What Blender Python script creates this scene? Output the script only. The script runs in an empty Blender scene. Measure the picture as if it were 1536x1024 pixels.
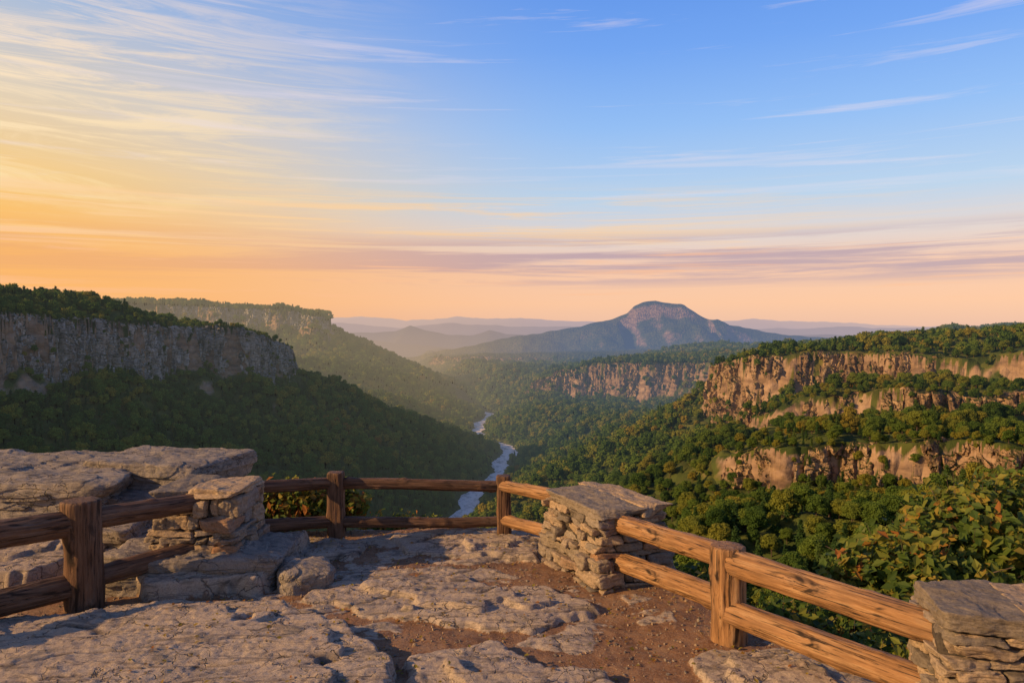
import bpy, bmesh, math, time
import numpy as np
from mathutils import Matrix, Vector
rng=np.random.default_rng(7)
scene=bpy.context.scene
D=bpy.data

# ------------------------------------------------------------------ noise
_p=np.random.default_rng(1).permutation(256); PERM=np.concatenate([_p,_p,_p]).astype(np.int64)
_g=np.random.default_rng(2).normal(size=(256,3)); _g/=np.linalg.norm(_g,axis=1)[:,None]
_a=np.random.default_rng(3).random(256)*2*np.pi; G2=np.stack([np.cos(_a),np.sin(_a)],1)
def _f(t): return t*t*t*(t*(t*6-15)+10)
def p2(x,y):
    x=np.asarray(x,float);y=np.asarray(y,float)
    xi=np.floor(x);yi=np.floor(y);fx=x-xi;fy=y-yi
    xi=xi.astype(np.int64)&255;yi=yi.astype(np.int64)&255
    u=_f(fx);v=_f(fy)
    def g(i,j):
        k=PERM[PERM[xi+i]+yi+j]; return G2[k,0]*(fx-i)+G2[k,1]*(fy-j)
    a=g(0,0);b=g(1,0);c=g(0,1);d=g(1,1)
    a=a+(b-a)*u;c=c+(d-c)*u
    return (a+(c-a)*v)*1.5
def p3(x,y,z):
    x,y,z=np.broadcast_arrays(np.asarray(x,float),np.asarray(y,float),np.asarray(z,float))
    xi=np.floor(x);yi=np.floor(y);zi=np.floor(z);fx=x-xi;fy=y-yi;fz=z-zi
    xi=xi.astype(np.int64)&255;yi=yi.astype(np.int64)&255;zi=zi.astype(np.int64)&255
    u=_f(fx);v=_f(fy);w=_f(fz)
    def g(i,j,l):
        k=PERM[PERM[PERM[xi+i]+yi+j]+zi+l]; return _g[k,0]*(fx-i)+_g[k,1]*(fy-j)+_g[k,2]*(fz-l)
    def lr(a,b,t): return a+(b-a)*t
    r0=lr(lr(g(0,0,0),g(1,0,0),u),lr(g(0,1,0),g(1,1,0),u),v)
    r1=lr(lr(g(0,0,1),g(1,0,1),u),lr(g(0,1,1),g(1,1,1),u),v)
    return lr(r0,r1,w)*1.5
def fbm2(x,y,o=4,s=0.0,gain=.5):
    r=0;a=1;f=1;t=0
    for i in range(o):
        r=r+a*p2(x*f+s+i*17.3,y*f-s*1.7+i*5.1);t+=a;a*=gain;f*=2.03
    return r/t*1.4
def fbm3(x,y,z,o=4,s=0.0,gain=.5):
    r=0;a=1;f=1;t=0
    for i in range(o):
        r=r+a*p3(x*f+s+i*17.3,y*f-s*1.7+i*5.1,z*f+s*.3);t+=a;a*=gain;f*=2.03
    return r/t*1.4
def sm(t): t=np.clip(t,0,1); return t*t*(3-2*t)
def sdf(x,y,poly):
    P=np.asarray(poly,float)[:,:2];n=len(P)
    best=np.full(np.shape(x),1e18);ins=np.zeros(np.shape(x),bool)
    for i in range(n):
        ax,ay=P[i];bx,by=P[(i+1)%n]
        ex=bx-ax;ey=by-ay;L=ex*ex+ey*ey
        t=np.clip(((x-ax)*ex+(y-ay)*ey)/L,0,1)
        d=(x-ax-t*ex)**2+(y-ay-t*ey)**2
        best=np.minimum(best,d)
        if ay!=by:
            c=((ay>y)!=(by>y))&(x<(bx-ax)*(y-ay)/(by-ay)+ax)
            ins^=c
    d=np.sqrt(best)
    return np.where(ins,-d,d)

# ------------------------------------------------------------------ mesh helpers
def make_mesh(name,V,Fs,mat=None,smooth=True,attrs=None,parent=None,link=True,mats=None,mi=None):
    if not isinstance(Fs,(list,tuple)): Fs=[Fs]
    Fs=[np.asarray(f,np.int32) for f in Fs if len(f)]
    V=np.asarray(V,np.float32)
    me=D.meshes.new(name)
    me.vertices.add(len(V)); me.vertices.foreach_set('co',V.ravel())
    loops=np.concatenate([f.ravel() for f in Fs])
    tot=np.concatenate([np.full(len(f),f.shape[1],np.int32) for f in Fs])
    st=np.concatenate([[0],np.cumsum(tot)[:-1]]).astype(np.int32)
    me.loops.add(len(loops)); me.loops.foreach_set('vertex_index',loops)
    me.polygons.add(len(tot)); me.polygons.foreach_set('loop_start',st)
    me.polygons.foreach_set('use_smooth',np.full(len(tot),smooth,bool))
    if mi is not None: me.polygons.foreach_set('material_index',np.asarray(mi,np.int32))
    me.update(calc_edges=True)
    if attrs:
        for k,a in attrs.items():
            at=me.attributes.new(k,'FLOAT','POINT'); at.data.foreach_set('value',np.asarray(a,np.float32))
    ob=D.objects.new(name,me)
    for m in (mats or ([mat] if mat else [])): me.materials.append(m)
    if link: scene.collection.objects.link(ob)
    if parent: ob.parent=parent
    return ob
def grid_faces(r,c,off=0):
    i=np.arange(r*c).reshape(r,c)+off
    return np.stack([i[:-1,:-1],i[:-1,1:],i[1:,1:],i[1:,:-1]],-1).reshape(-1,4)
def empty(name,loc=(0,0,0)):
    e=D.objects.new(name,None); e.location=loc; e.empty_display_size=.3; scene.collection.objects.link(e); return e

# ------------------------------------------------------------------ node helpers
def lin(c): return tuple([ (v/255/12.92 if v/255<=.04045 else ((v/255+.055)/1.055)**2.4) for v in c])+(1,)
class NT:
    def __init__(s,nt): s.t=nt; nt.nodes.clear()
    def n(s,ty,ins=None,**pr):
        nd=s.t.nodes.new(ty)
        for k,v in pr.items(): setattr(nd,k,v)
        if ins:
            for k,v in ins.items():
                so=nd.inputs[k]
                if isinstance(v,bpy.types.NodeSocket): s.t.links.new(v,so)
                else: so.default_value=v
        return nd
    def math(s,op,a,b=None,c=None,clamp=False):
        ins={0:a}
        if b is not None: ins[1]=b
        if c is not None: ins[2]=c
        return s.n('ShaderNodeMath',ins,operation=op,use_clamp=clamp).outputs[0]
    def ramp(s,fac,stops,interp='LINEAR'):
        nd=s.n('ShaderNodeValToRGB',{0:fac}); cr=nd.color_ramp; cr.interpolation=interp
        while len(cr.elements)<len(stops): cr.elements.new(.5)
        for e,(p,c) in zip(cr.elements,stops): e.position=p
        for e,(p,c) in zip(cr.elements,stops):
            e.color=(c if len(c)==4 else tuple(c)+(1,))
        return nd.outputs[0]
    def mr(s,v,a,b,c=0.,d=1.,smooth=False):
        nd=s.n('ShaderNodeMapRange',{0:v,1:a,2:b,3:c,4:d})
        if smooth: nd.interpolation_type='SMOOTHSTEP'
        return nd.outputs[0]
    def mix(s,f,a,b,blend='MIX'):
        nd=s.n('ShaderNodeMix',data_type='RGBA',blend_type=blend)
        for k,v in ((0,f),(6,a),(7,b)):
            if isinstance(v,bpy.types.NodeSocket): s.t.links.new(v,nd.inputs[k])
            else: nd.inputs[k].default_value=v
        return nd.outputs[2]
    def noise(s,vec,scale,detail=5.,rough=.55,dist=0.):
        return s.n('ShaderNodeTexNoise',{'Vector':vec,'Scale':scale,'Detail':detail,'Roughness':rough,'Distortion':dist}).outputs[0]
    def vmap(s,vec,scale=(1,1,1),rot=(0,0,0),loc=(0,0,0)):
        return s.n('ShaderNodeMapping',{0:vec,1:loc,2:rot,3:scale}).outputs[0]
def newmat(name):
    m=D.materials.new(name); m.use_nodes=True
    try: m.cycles.emission_sampling='NONE'
    except Exception: pass
    return m,NT(m.node_tree)

# valley haze painted into far surfaces as emission, growing with distance from the origin
def make_painted_haze():
    g=D.node_groups.new('painted_valley_haze','ShaderNodeTree')
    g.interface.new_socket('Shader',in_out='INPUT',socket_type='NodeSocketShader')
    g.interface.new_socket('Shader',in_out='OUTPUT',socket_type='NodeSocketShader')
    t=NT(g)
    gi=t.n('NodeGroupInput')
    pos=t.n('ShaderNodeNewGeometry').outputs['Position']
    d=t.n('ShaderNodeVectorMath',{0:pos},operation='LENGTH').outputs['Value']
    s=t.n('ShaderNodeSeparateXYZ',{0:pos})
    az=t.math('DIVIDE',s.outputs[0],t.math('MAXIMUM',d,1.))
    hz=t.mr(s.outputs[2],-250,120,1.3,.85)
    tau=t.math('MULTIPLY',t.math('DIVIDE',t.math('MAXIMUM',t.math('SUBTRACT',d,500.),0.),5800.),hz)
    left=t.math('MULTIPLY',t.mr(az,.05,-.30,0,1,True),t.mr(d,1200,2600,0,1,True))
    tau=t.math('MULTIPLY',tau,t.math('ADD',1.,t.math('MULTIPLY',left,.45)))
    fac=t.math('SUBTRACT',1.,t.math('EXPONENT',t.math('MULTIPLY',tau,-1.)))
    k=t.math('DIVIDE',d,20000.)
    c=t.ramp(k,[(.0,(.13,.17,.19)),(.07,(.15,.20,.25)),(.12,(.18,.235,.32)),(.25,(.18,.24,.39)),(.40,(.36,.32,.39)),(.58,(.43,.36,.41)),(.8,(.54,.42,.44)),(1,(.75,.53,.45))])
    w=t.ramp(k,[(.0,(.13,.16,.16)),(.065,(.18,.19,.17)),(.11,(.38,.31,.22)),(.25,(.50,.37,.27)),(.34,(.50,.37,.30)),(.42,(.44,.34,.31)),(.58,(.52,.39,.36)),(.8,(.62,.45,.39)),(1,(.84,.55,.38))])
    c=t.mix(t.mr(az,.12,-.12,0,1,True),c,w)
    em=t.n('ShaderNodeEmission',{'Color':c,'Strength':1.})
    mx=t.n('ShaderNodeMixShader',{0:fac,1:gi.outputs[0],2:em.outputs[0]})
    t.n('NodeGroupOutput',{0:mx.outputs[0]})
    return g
PAINTED_HAZE=make_painted_haze()
def output(t,sh,haze_tint=False):
    if haze_tint:
        gn=t.n('ShaderNodeGroup'); gn.node_tree=PAINTED_HAZE
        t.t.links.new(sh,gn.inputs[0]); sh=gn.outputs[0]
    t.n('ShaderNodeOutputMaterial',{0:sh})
def finish(t,col,rough=.85,height=None,bstr=.5,bdist=.02,spec=.25,haze_tint=False):
    ins={'Base Color':col,'Roughness':rough,'Specular IOR Level':spec}
    if height is not None:
        ins['Normal']=t.n('ShaderNodeBump',{'Height':height,'Strength':bstr,'Distance':bdist}).outputs[0]
    b=t.n('ShaderNodeBsdfPrincipled',ins)
    output(t,b.outputs[0],haze_tint)

def mat_rock(name,cols,scale=1.,attr=False):
    m,t=newmat(name); co=t.n('ShaderNodeTexCoord').outputs['Object']
    n1=t.noise(co,1.1*scale,8,.6); n2=t.noise(co,9*scale,8,.7); n3=t.noise(co,70*scale,6,.75)
    warp=t.vmap(co,(1.2,5,14),(0,0,.5))
    n4=t.noise(warp,1.6*scale,7,.65,1.2)
    c=t.ramp(n1,[(.3,cols[0]),(.5,cols[1]),(.68,cols[2])])
    c=t.mix(t.mr(n2,.35,.7),c,cols[3],'MIX'); 
    c=t.mix(t.math('MULTIPLY',t.mr(n4,.52,.60),.85),c,t.mix(.6,c,(.05,.042,.035,1)))
    sp=t.mr(n3,.46,.64)
    c=t.mix(t.math('MULTIPLY',sp,.5),c,cols[4])
    li=t.noise(co,2.7*scale,7,.72,.8)
    c=t.mix(t.math('MULTIPLY',t.mr(li,.56,.62),.45),c,(.12,.11,.085,1))
    wv=t.n('ShaderNodeVectorMath',{0:co,1:t.n('ShaderNodeTexNoise',{'Vector':co,'Scale':2.2,'Detail':5.}).outputs['Color']},operation='ADD').outputs[0]
    vd=t.n('ShaderNodeTexVoronoi',{'Vector':t.vmap(wv,(1,1.7,1.3),(0,0,.4)),'Scale':1.7*scale},feature='DISTANCE_TO_EDGE').outputs['Distance']
    ckl=t.mr(vd,.018,.003)
    ckl=t.math('MULTIPLY',ckl,t.mr(n1,.40,.55))
    c=t.mix(t.math('MULTIPLY',ckl,.7),c,(.04,.03,.022,1))
    h=t.math('ADD',t.math('MULTIPLY',n2,.6),t.math('ADD',t.math('MULTIPLY',n3,.35),t.math('MULTIPLY',n4,.6)))
    h=t.math('SUBTRACT',h,t.math('MULTIPLY',ckl,.7))
    if attr:
        a=t.n('ShaderNodeAttribute',attribute_name='rock').outputs['Fac']
        d1=t.noise(co,3,6,.6);d2=t.noise(co,45,5,.8)
        dc=t.ramp(d1,[(.3,(.15,.075,.038)),(.5,(.25,.13,.064)),(.7,(.33,.20,.11))])
        dc=t.mix(t.mr(d2,.5,.7),dc,(.36,.255,.165,1))
        dc=t.mix(t.mr(d2,.42,.3),dc,(.06,.036,.022,1))
        a=t.mr(t.math('ADD',a,t.math('MULTIPLY',t.math('SUBTRACT',n2,.5),.7)),.35,.6)
        cr=t.n('ShaderNodeAttribute',attribute_name='crack').outputs['Fac']
        c=t.mix(t.math('MULTIPLY',cr,.8),c,(.045,.034,.026,1))
        c=t.mix(a,dc,c)
        h=t.math('ADD',t.math('MULTIPLY',h,t.mr(a,0,1,.4,1)),t.math('MULTIPLY',d2,t.mr(a,0,1,.7,0)))
    finish(t,c,.82,h,.8,.025,.25)
    return m
ROCKC=[(.29,.23,.18),(.42,.325,.245),(.50,.39,.285),(.54,.425,.30,1),(.15,.118,.088,1)]
m_ground=mat_rock('weathered_rock_ground',ROCKC,1.,True)
m_ledge=mat_rock('ledge_rock',[(.15,.13,.115),(.26,.22,.185),(.35,.295,.24),(.38,.315,.245,1),(.08,.068,.055,1)],1.)
def mat_masonry():
    m,t=newmat('masonry_stone'); co=t.n('ShaderNodeTexCoord').outputs['Object']
    a=t.n('ShaderNodeAttribute',attribute_name='tone').outputs['Fac']
    c=t.ramp(a,[(0,(.15,.125,.10)),(.25,(.27,.22,.17)),(.5,(.40,.285,.18)),(.7,(.48,.34,.21)),(.85,(.28,.24,.20)),(1,(.37,.195,.10))])
    n1=t.noise(co,7,8,.65);n2=t.noise(co,38,7,.75);n3=t.noise(t.vmap(co,(2,2,12)),6,6,.6,.6)
    c=t.mix(t.mr(n1,.4,.7),c,t.mix(.3,c,(.48,.39,.28,1)))
    c=t.mix(t.math('MULTIPLY',t.mr(n2,.45,.66),.6),c,(.07,.06,.045,1))
    c=t.mix(t.math('MULTIPLY',t.mr(n3,.5,.65),.45),c,(.10,.078,.055,1))
    h=t.math('ADD',t.math('ADD',t.math('MULTIPLY',n1,.6),t.math('MULTIPLY',n2,.3)),t.math('MULTIPLY',n3,.3))
    finish(t,c,.85,h,.9,.03,.2); return m
m_stone=mat_masonry()
m_mortar,t=newmat('mortar'); co=t.n('ShaderNodeTexCoord').outputs['Object']
n=t.noise(co,30,5); finish(t,t.ramp(n,[(.3,(.04,.032,.026)),(.7,(.10,.082,.062))]),.95,n,.8,.02)

def mat_wood(name,dark,mid,lite):
    m,t=newmat(name); co=t.n('ShaderNodeTexCoord').outputs['Object']
    g=t.noise(t.vmap(co,(1,1,.06)),26,8,.65,.4); g2=t.noise(t.vmap(co,(1,1,.035)),60,6,.7)
    b=t.noise(co,2.3,5,.6); k=t.noise(t.vmap(co,(1,1,.35)),7,3,.5,.8); wt=t.noise(t.vmap(co,(1,1,.4)),3.1,6,.7)
    c=t.ramp(g,[(.28,dark),(.5,mid),(.72,lite)])
    c=t.mix(t.mr(b,.4,.68),c,t.mix(.5,c,(.10,.06,.035,1)))
    c=t.mix(t.math('MULTIPLY',t.mr(wt,.5,.7),.45),c,(.24,.19,.145,1))
    c=t.mix(t.mr(g2,.54,.62),c,(.03,.018,.011,1))
    c=t.mix(t.mr(k,.58,.66),c,(.035,.02,.012,1))
    h=t.math('ADD',t.math('MULTIPLY',g,.7),t.math('ADD',t.math('MULTIPLY',g2,-.5),t.math('MULTIPLY',k,-.3)))
    finish(t,c,.66,h,.9,.02,.25); return m
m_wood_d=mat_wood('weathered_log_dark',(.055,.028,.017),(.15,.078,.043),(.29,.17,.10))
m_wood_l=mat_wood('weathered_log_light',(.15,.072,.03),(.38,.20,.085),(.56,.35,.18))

def leafmat(name,stops,attr='v',inst=False,trans=.35):
    m,t=newmat(name)
    if inst:
        oi=t.n('ShaderNodeObjectInfo')
        wn=t.n('ShaderNodeTexWhiteNoise',{'Vector':oi.outputs['Location']},noise_dimensions='3D').outputs['Value']
        ln=t.noise(oi.outputs['Location'],.006,3,.5)
        co=t.n('ShaderNodeTexCoord').outputs['Object']
        f=t.math('ADD',t.math('MULTIPLY',wn,.70),t.math('MULTIPLY',t.math('SUBTRACT',ln,.35),.9))
        c=t.ramp(f,stops)
        n=t.noise(co,9,3,.6)
        c=t.mix(t.mr(n,.35,.65),t.mix(.35,c,(.02,.03,.01,1)),c)
    else:
        f=t.n('ShaderNodeAttribute',attribute_name=attr).outputs['Fac']; c=t.ramp(f,stops)
    d=t.n('ShaderNodeBsdfPrincipled',{'Base Color':c,'Roughness':.6 if not inst else .9,'Specular IOR Level':.25 if not inst else .05})
    tr=t.n('ShaderNodeBsdfTranslucent',{0:c})
    mx=t.n('ShaderNodeMixShader',{0:trans,1:d.outputs[0],2:tr.outputs[0]})
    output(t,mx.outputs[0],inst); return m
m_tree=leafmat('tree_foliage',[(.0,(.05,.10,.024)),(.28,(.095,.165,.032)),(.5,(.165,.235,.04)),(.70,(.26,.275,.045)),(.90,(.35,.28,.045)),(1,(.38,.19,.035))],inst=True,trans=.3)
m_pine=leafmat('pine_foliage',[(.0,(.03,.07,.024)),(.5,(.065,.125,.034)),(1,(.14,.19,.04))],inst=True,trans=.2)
m_shrub=leafmat('shrub_leaves',[(.0,(.04,.08,.016)),(.4,(.10,.16,.026)),(.7,(.24,.26,.04)),(.9,(.36,.25,.04)),(1,(.36,.14,.03))],trans=.45)
m_bark,t=newmat('bark'); co=t.n('ShaderNodeTexCoord').outputs['Object']
n=t.noise(t.vmap(co,(1,1,.2)),20,4); finish(t,t.ramp(n,[(.3,(.05,.035,.025)),(.7,(.16,.12,.09))]),.9)

def mat_cliff(name,a,b,c_,stain):
    m,t=newmat(name); co=t.n('ShaderNodeTexCoord').outputs['Object']
    n1=t.noise(t.vmap(co,(1,1,.6)),.035,8,.6); n2=t.noise(t.vmap(co,(1,1,.22)),.16,8,.7,.6)
    n3=t.noise(t.vmap(co,(1,1,4)),.12,6,.65,.5); n4=t.noise(co,.9,6,.7)
    c=t.ramp(n1,[(.33,a),(.5,b),(.66,c_)])
    c=t.mix(t.mr(n2,.48,.62),c,stain)
    c=t.mix(t.math('MULTIPLY',t.mr(n3,.51,.60),.6),c,(.05,.045,.04,1))
    c=t.mix(t.math('MULTIPLY',t.mr(n4,.55,.7),.4),c,(.07,.07,.035,1))
    nz=t.n('ShaderNodeSeparateXYZ',{0:t.n('ShaderNodeNewGeometry').outputs['Normal']}).outputs[2]
    c=t.mix(t.mr(nz,.5,.8),c,(.055,.06,.022,1))
    h=t.math('ADD',t.math('ADD',n2,n3),n4)
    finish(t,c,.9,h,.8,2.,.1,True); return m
m_cl_grey=mat_cliff('grey_cliff_rock',(.29,.27,.26),(.50,.465,.43),(.64,.60,.54),(.15,.14,.135,1))
m_cl_warm=mat_cliff('warm_cliff_rock',(.30,.19,.12),(.50,.33,.19),(.62,.44,.27),(.14,.095,.07,1))

m_terr,t=newmat('forested_terrain'); co=t.n('ShaderNodeTexCoord').outputs['Object']
v=t.n('ShaderNodeTexVoronoi',{'Vector':co,'Scale':.085,'Randomness':1.}); 
n1=t.noise(co,.004,6,.6);n2=t.noise(co,.03,5,.7)
vc=t.n('ShaderNodeSeparateColor',{0:v.outputs['Color']}).outputs[0]
c=t.ramp(t.math('ADD',t.math('MULTIPLY',n1,.8),t.math('MULTIPLY',vc,.35)),[(.3,(.03,.05,.016)),(.55,(.07,.09,.025)),(.75,(.12,.12,.03)),(.9,(.16,.13,.035))])
nz=t.n('ShaderNodeSeparateXYZ',{0:t.n('ShaderNodeNewGeometry').outputs['Normal']}).outputs[2]
rk=t.ramp(t.noise(t.vmap(co,(1,1,3)),.03,7,.65),[(.35,(.12,.08,.06)),(.5,(.30,.20,.13)),(.65,(.42,.29,.19))])
yy=t.n('ShaderNodeSeparateXYZ',{0:co}).outputs[1]
thr=t.mr(yy,1500,3500,-.16,.0)
nzz=t.math('SUBTRACT',t.math('ADD',nz,t.math('MULTIPLY',t.math('SUBTRACT',n2,.5),.35)),thr)
c=t.mix(t.mr(nzz,.80,.68),c,rk)
h=t.math('SUBTRACT',t.math('MULTIPLY',n2,.5),v.outputs['Distance'])
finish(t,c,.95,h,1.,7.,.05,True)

m_water,t=newmat('river_water'); co=t.n('ShaderNodeTexCoord').outputs['Object']
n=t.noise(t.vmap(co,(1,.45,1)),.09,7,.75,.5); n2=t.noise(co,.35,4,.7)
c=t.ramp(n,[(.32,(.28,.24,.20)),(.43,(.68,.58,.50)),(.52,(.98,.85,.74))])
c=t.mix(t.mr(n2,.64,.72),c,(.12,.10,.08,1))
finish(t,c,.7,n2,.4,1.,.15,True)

# ------------------------------------------------------------------ TERRAIN
RY=np.array([0,300,600,800,970,1150,1300,1430,1520,1620,1790,1950,2100,2250,2450,2800,3200,4000,5000,7000,60000.])
RX=np.array([-420,-290,-185,-110,-72,-45,-22,-12,-2,-34,-92,-84,-60,-80,-170,-290,-400,-620,-800,-900,-900.])
_yy=np.arange(0,60000,10.); _xx=np.interp(_yy,RY,RX)
_k=np.hanning(13);_k/=_k.sum(); _xs=np.convolve(np.pad(_xx,6,'edge'),_k,'valid')
def xr(y): return np.interp(y,_yy,_xs)+6*np.sin(y/47.)+4*np.sin(y/23.+1)
def warp(x,y): return 24*fbm2(x/85,y/85,2,3.1)+7*fbm2(x/22,y/22,2,8.2)
def topn(x,y): return 8*fbm2(x/70,y/70,3,12.4)
P1=[(-900,250,30,60,70),(-640,560,26,74,62),(-565,760,20,84,42),(-505,950,14,80,38),(-455,1090,6,76,12),(-395,1180,-8,68,0),(-372,1225,-34,40,0),(-430,1300,-18,40,0),(-700,1430,0,40,30),(-1500,1500,20,40,60)]
P2=[(-2600,2100,85,60,20),(-1600,2300,84,55,15),(-1150,2440,82,60,8),(-780,2480,70,60,4),(-665,2470,50,62,0),(-630,2540,30,60,0),(-700,2800,50,50,10),(-1100,3300,60,40,20),(-2600,3500,80,40,20)]
P4=[(60,2170,-158,20,0),(115,2090,-120,66,6),(260,2040,-92,92,10),(420,1940,-86,84,12),(560,1860,-82,50,12),(680,1700,-40,26,16),(1000,1500,-20,20,20),(1700,2000,0,20,20),(800,2900,-70,20,10),(180,2500,-130,20,0)]
P5=[(222,860,-44,56,0),(262,800,-28,80,4),(325,765,-22,80,10),(400,690,-24,34,20),(500,600,-8,8,18),(640,380,0,8,30),(1500,300,40,20,30),(1500,1300,30,20,30),(560,1150,-22,20,10),(300,960,-46,20,0)]
P5b=[(205,680,-76,24,0),(262,615,-56,48,0),(320,585,-46,60,0),(385,548,-46,58,0),(470,470,-48,20,0),(640,250,-40,8,5),(900,500,-30,20,5),(560,740,-40,10,0),(320,730,-64,10,0)]
P5c=[(158,525,-84,16,0),(200,478,-72,44,0),(262,440,-66,50,0),(320,400,-68,34,0),(345,345,-70,40,0),(480,200,-60,20,0),(700,420,-50,20,0),(420,580,-62,10,0),(250,600,-72,10,0)]
P6=[(-440,3950,-165,40,0),(-380,3810,-140,70,10),(-200,3700,-132,80,15),(112,3610,-138,72,20),(500,3500,-134,50,20),(1000,3450,-120,40,20),(1600,3600,-110,30,20),(1600,5200,-100,20,0),(-350,5200,-150,20,0)]
PL=[(P1,.47,.2),(P2,.44,.4),(P4,.47,.35),(P5,.50,.3),(P5b,.50,.4),(P5c,.50,.45),(P6,.42,.4)]
DX=np.array([-6000,-1200,-532,-36,300,460,700,800,850,905,1000,1110,1190,1240,1310,1497,1857,2600,4000,9000.])
DZ=np.array([-240,-240,-140,-40,12,34,96,128,180,206,214,198,184,146,100,42,-28,-60,-80,-100.])
HX=[(0,6700,[(-9000,0),(-2600,-30),(-1700,-50),(-1300,-95),(-900,-125),(-300,-175),(4000,-210)]),
    (-1.,8000,[(-4000,20),(-2300,-30),(-1500,-20),(-1260,10),(-1100,64),(-930,10),(-700,-40),(-420,-45),(-240,0),(-60,-50),(600,-70),(4000,-60)]),
    (0,11500,[(-9000,160),(-4000,60),(-2600,120),(-1800,60),(-900,100),(0,50),(900,80),(3000,0),(6000,60),(9000,0)]),
    (0,16000,[(-12000,300),(-5000,180),(-3300,310),(-2300,200),(-1200,300),(100,270),(1500,180),(3200,80),(5200,250),(7200,160),(9000,100),(14000,160)])]
def H(x,y):
    x=np.asarray(x,float);y=np.asarray(y,float)
    dx=x-xr(y); 
    kL=np.interp(y,[0,1180,1380,2000,2300,4000],[.46,.46,.30,.28,.42,.3]); kR=.43
    capR=np.interp(y,[0,700,1000,1400,1900,2250,2600,4000,8000],[-96,-104,-135,-182,-202,-182,-155,-168,-172]); capL=np.interp(y,[0,1300,3000,6000],[-68,-80,-110,-150])
    L=np.maximum(-dx-17,0);R=np.maximum(dx-17,0)
    gul=fbm2(x/170,y/170,4,1.3)*34*sm((np.abs(dx)-30)/200)
    hl=-250+np.minimum(kL*L,capL+250)
    hr=-250+np.minimum(kR*R,capR+250)
    h=np.where(dx<0,hl,hr)+gul
    ax,ay,az,bx,by,bz=-380,1225,-76,-30,1490,-240
    ex,ey=bx-ax,by-ay;t=np.clip(((x-ax)*ex+(y-ay)*ey)/(ex*ex+ey*ey),0,1)
    ds=np.hypot(x-ax-t*ex,y-ay-t*ey)
    sp=az+(bz-az)*t-.5*np.maximum(ds-8,0)+gul*.3
    h=np.where(np.abs(dx)>17,np.maximum(h,sp),h)
    r=np.hypot(x,y)
    h=np.maximum(h,-30-.36*(r-14))
    tn=topn(x,y)
    for P,sl,cm in PL:
        A=np.array(P,float)
        m=(x>A[:,0].min()-650)&(x<A[:,0].max()+650)&(y>A[:,1].min()-650)&(y<A[:,1].max()+650)
        if not m.any(): continue
        xx=x[m];yy=y[m]
        s=sdf(xx,yy,A)+warp(xx,yy)
        W=0;Z=0;C=0;Ri=0
        for q in A:
            wt=1/((xx-q[0])**2+(yy-q[1])**2+300)**1.6
            W=W+wt;Z=Z+wt*q[2];C=C+wt*q[3];Ri=Ri+wt*q[4]
        Z/=W;C/=W;Ri/=W
        Z=Z+tn[m]
        Cm=C*np.clip(1-cm*.5+1.6*cm*fbm2(xx/55,yy/55,2,6.6),.3,1.05)
        hh=Z+Ri*sm(-s/150)+2.5*fbm2(xx/40,yy/40,3)*sm(-s/20)-Cm*np.clip((s-3)/7,0,1)-(C-Cm)*sm((s-10)/50)-sl*np.maximum(s-10,0)+gul[m]*.3*sm(s/80)
        h[m]=np.maximum(h[m],hh)
    m=(y>3000)
    if m.any():
        xx=x[m];yy=y[m]
        z=np.interp(xx,DX,DZ)+10*fbm2(xx/160,yy/400,3,2.2)
        yc=5000+150*np.sin(xx/500)
        rg=fbm2(xx/420,yy/420,5,4.4)
        dd=np.abs(yy-yc)
        steep=np.interp(z,[-100,60,130,210],[.30,.30,.34,.4])
        q=z-10-steep*dd+rg*95*sm(dd/250)
        q=q-np.where(z>100,50*sm((dd-70)/40),0)
        h[m]=np.maximum(h[m],q)
        hh=h[m]
        for _,yc2,pts in HX:
            pa=np.array(pts,float)
            z2=np.interp(xx,pa[:,0],pa[:,1])+fbm2(xx/900+yc2,yy/3000,4,yc2*.01)*yc2*.0035
            hh=np.maximum(hh,z2-.16*np.abs(yy-yc2)+fbm2(xx/700,yy/700,4,9.)*40*sm(np.abs(yy-yc2)/600))
        h[m]=hh
    cut=-250+.62*np.maximum(np.abs(dx)-16,0)
    h=np.where((y>350)&(y<2450)&(np.abs(dx)<220),np.minimum(h,cut),h)
    far=sm((y-20000)/15000)
    h=h*(1-far)+(-230)*far
    return h+2.5
cols=np.linspace(-1.0,1.0,820); rows=13*1.0065**np.arange(1400)
rows=rows[rows<70000]
Yg,Tg=np.meshgrid(rows,cols,indexing='ij'); Xg=Yg*Tg
Zg=H(Xg,Yg)
terr=make_mesh('valley_terrain',np.stack([Xg,Yg,Zg],-1).reshape(-1,3),grid_faces(len(rows),len(cols)),m_terr)

ry=np.arange(350,3300,5.); cx=xr(ry); wd=15+6*p2(ry/60,ry*0)+4*p2(ry/20,ry*0+3)
k=np.linspace(-1,1,9)
X=cx[:,None]+wd[:,None]*k[None,:]; Yr=np.repeat(ry[:,None],9,1); Z=np.full_like(X,-246.4)+.3*p2(X/6,Yr/6)
make_mesh('river',np.stack([X,Yr,Z],-1).reshape(-1,3),grid_faces(len(ry),9),m_water)

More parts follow.
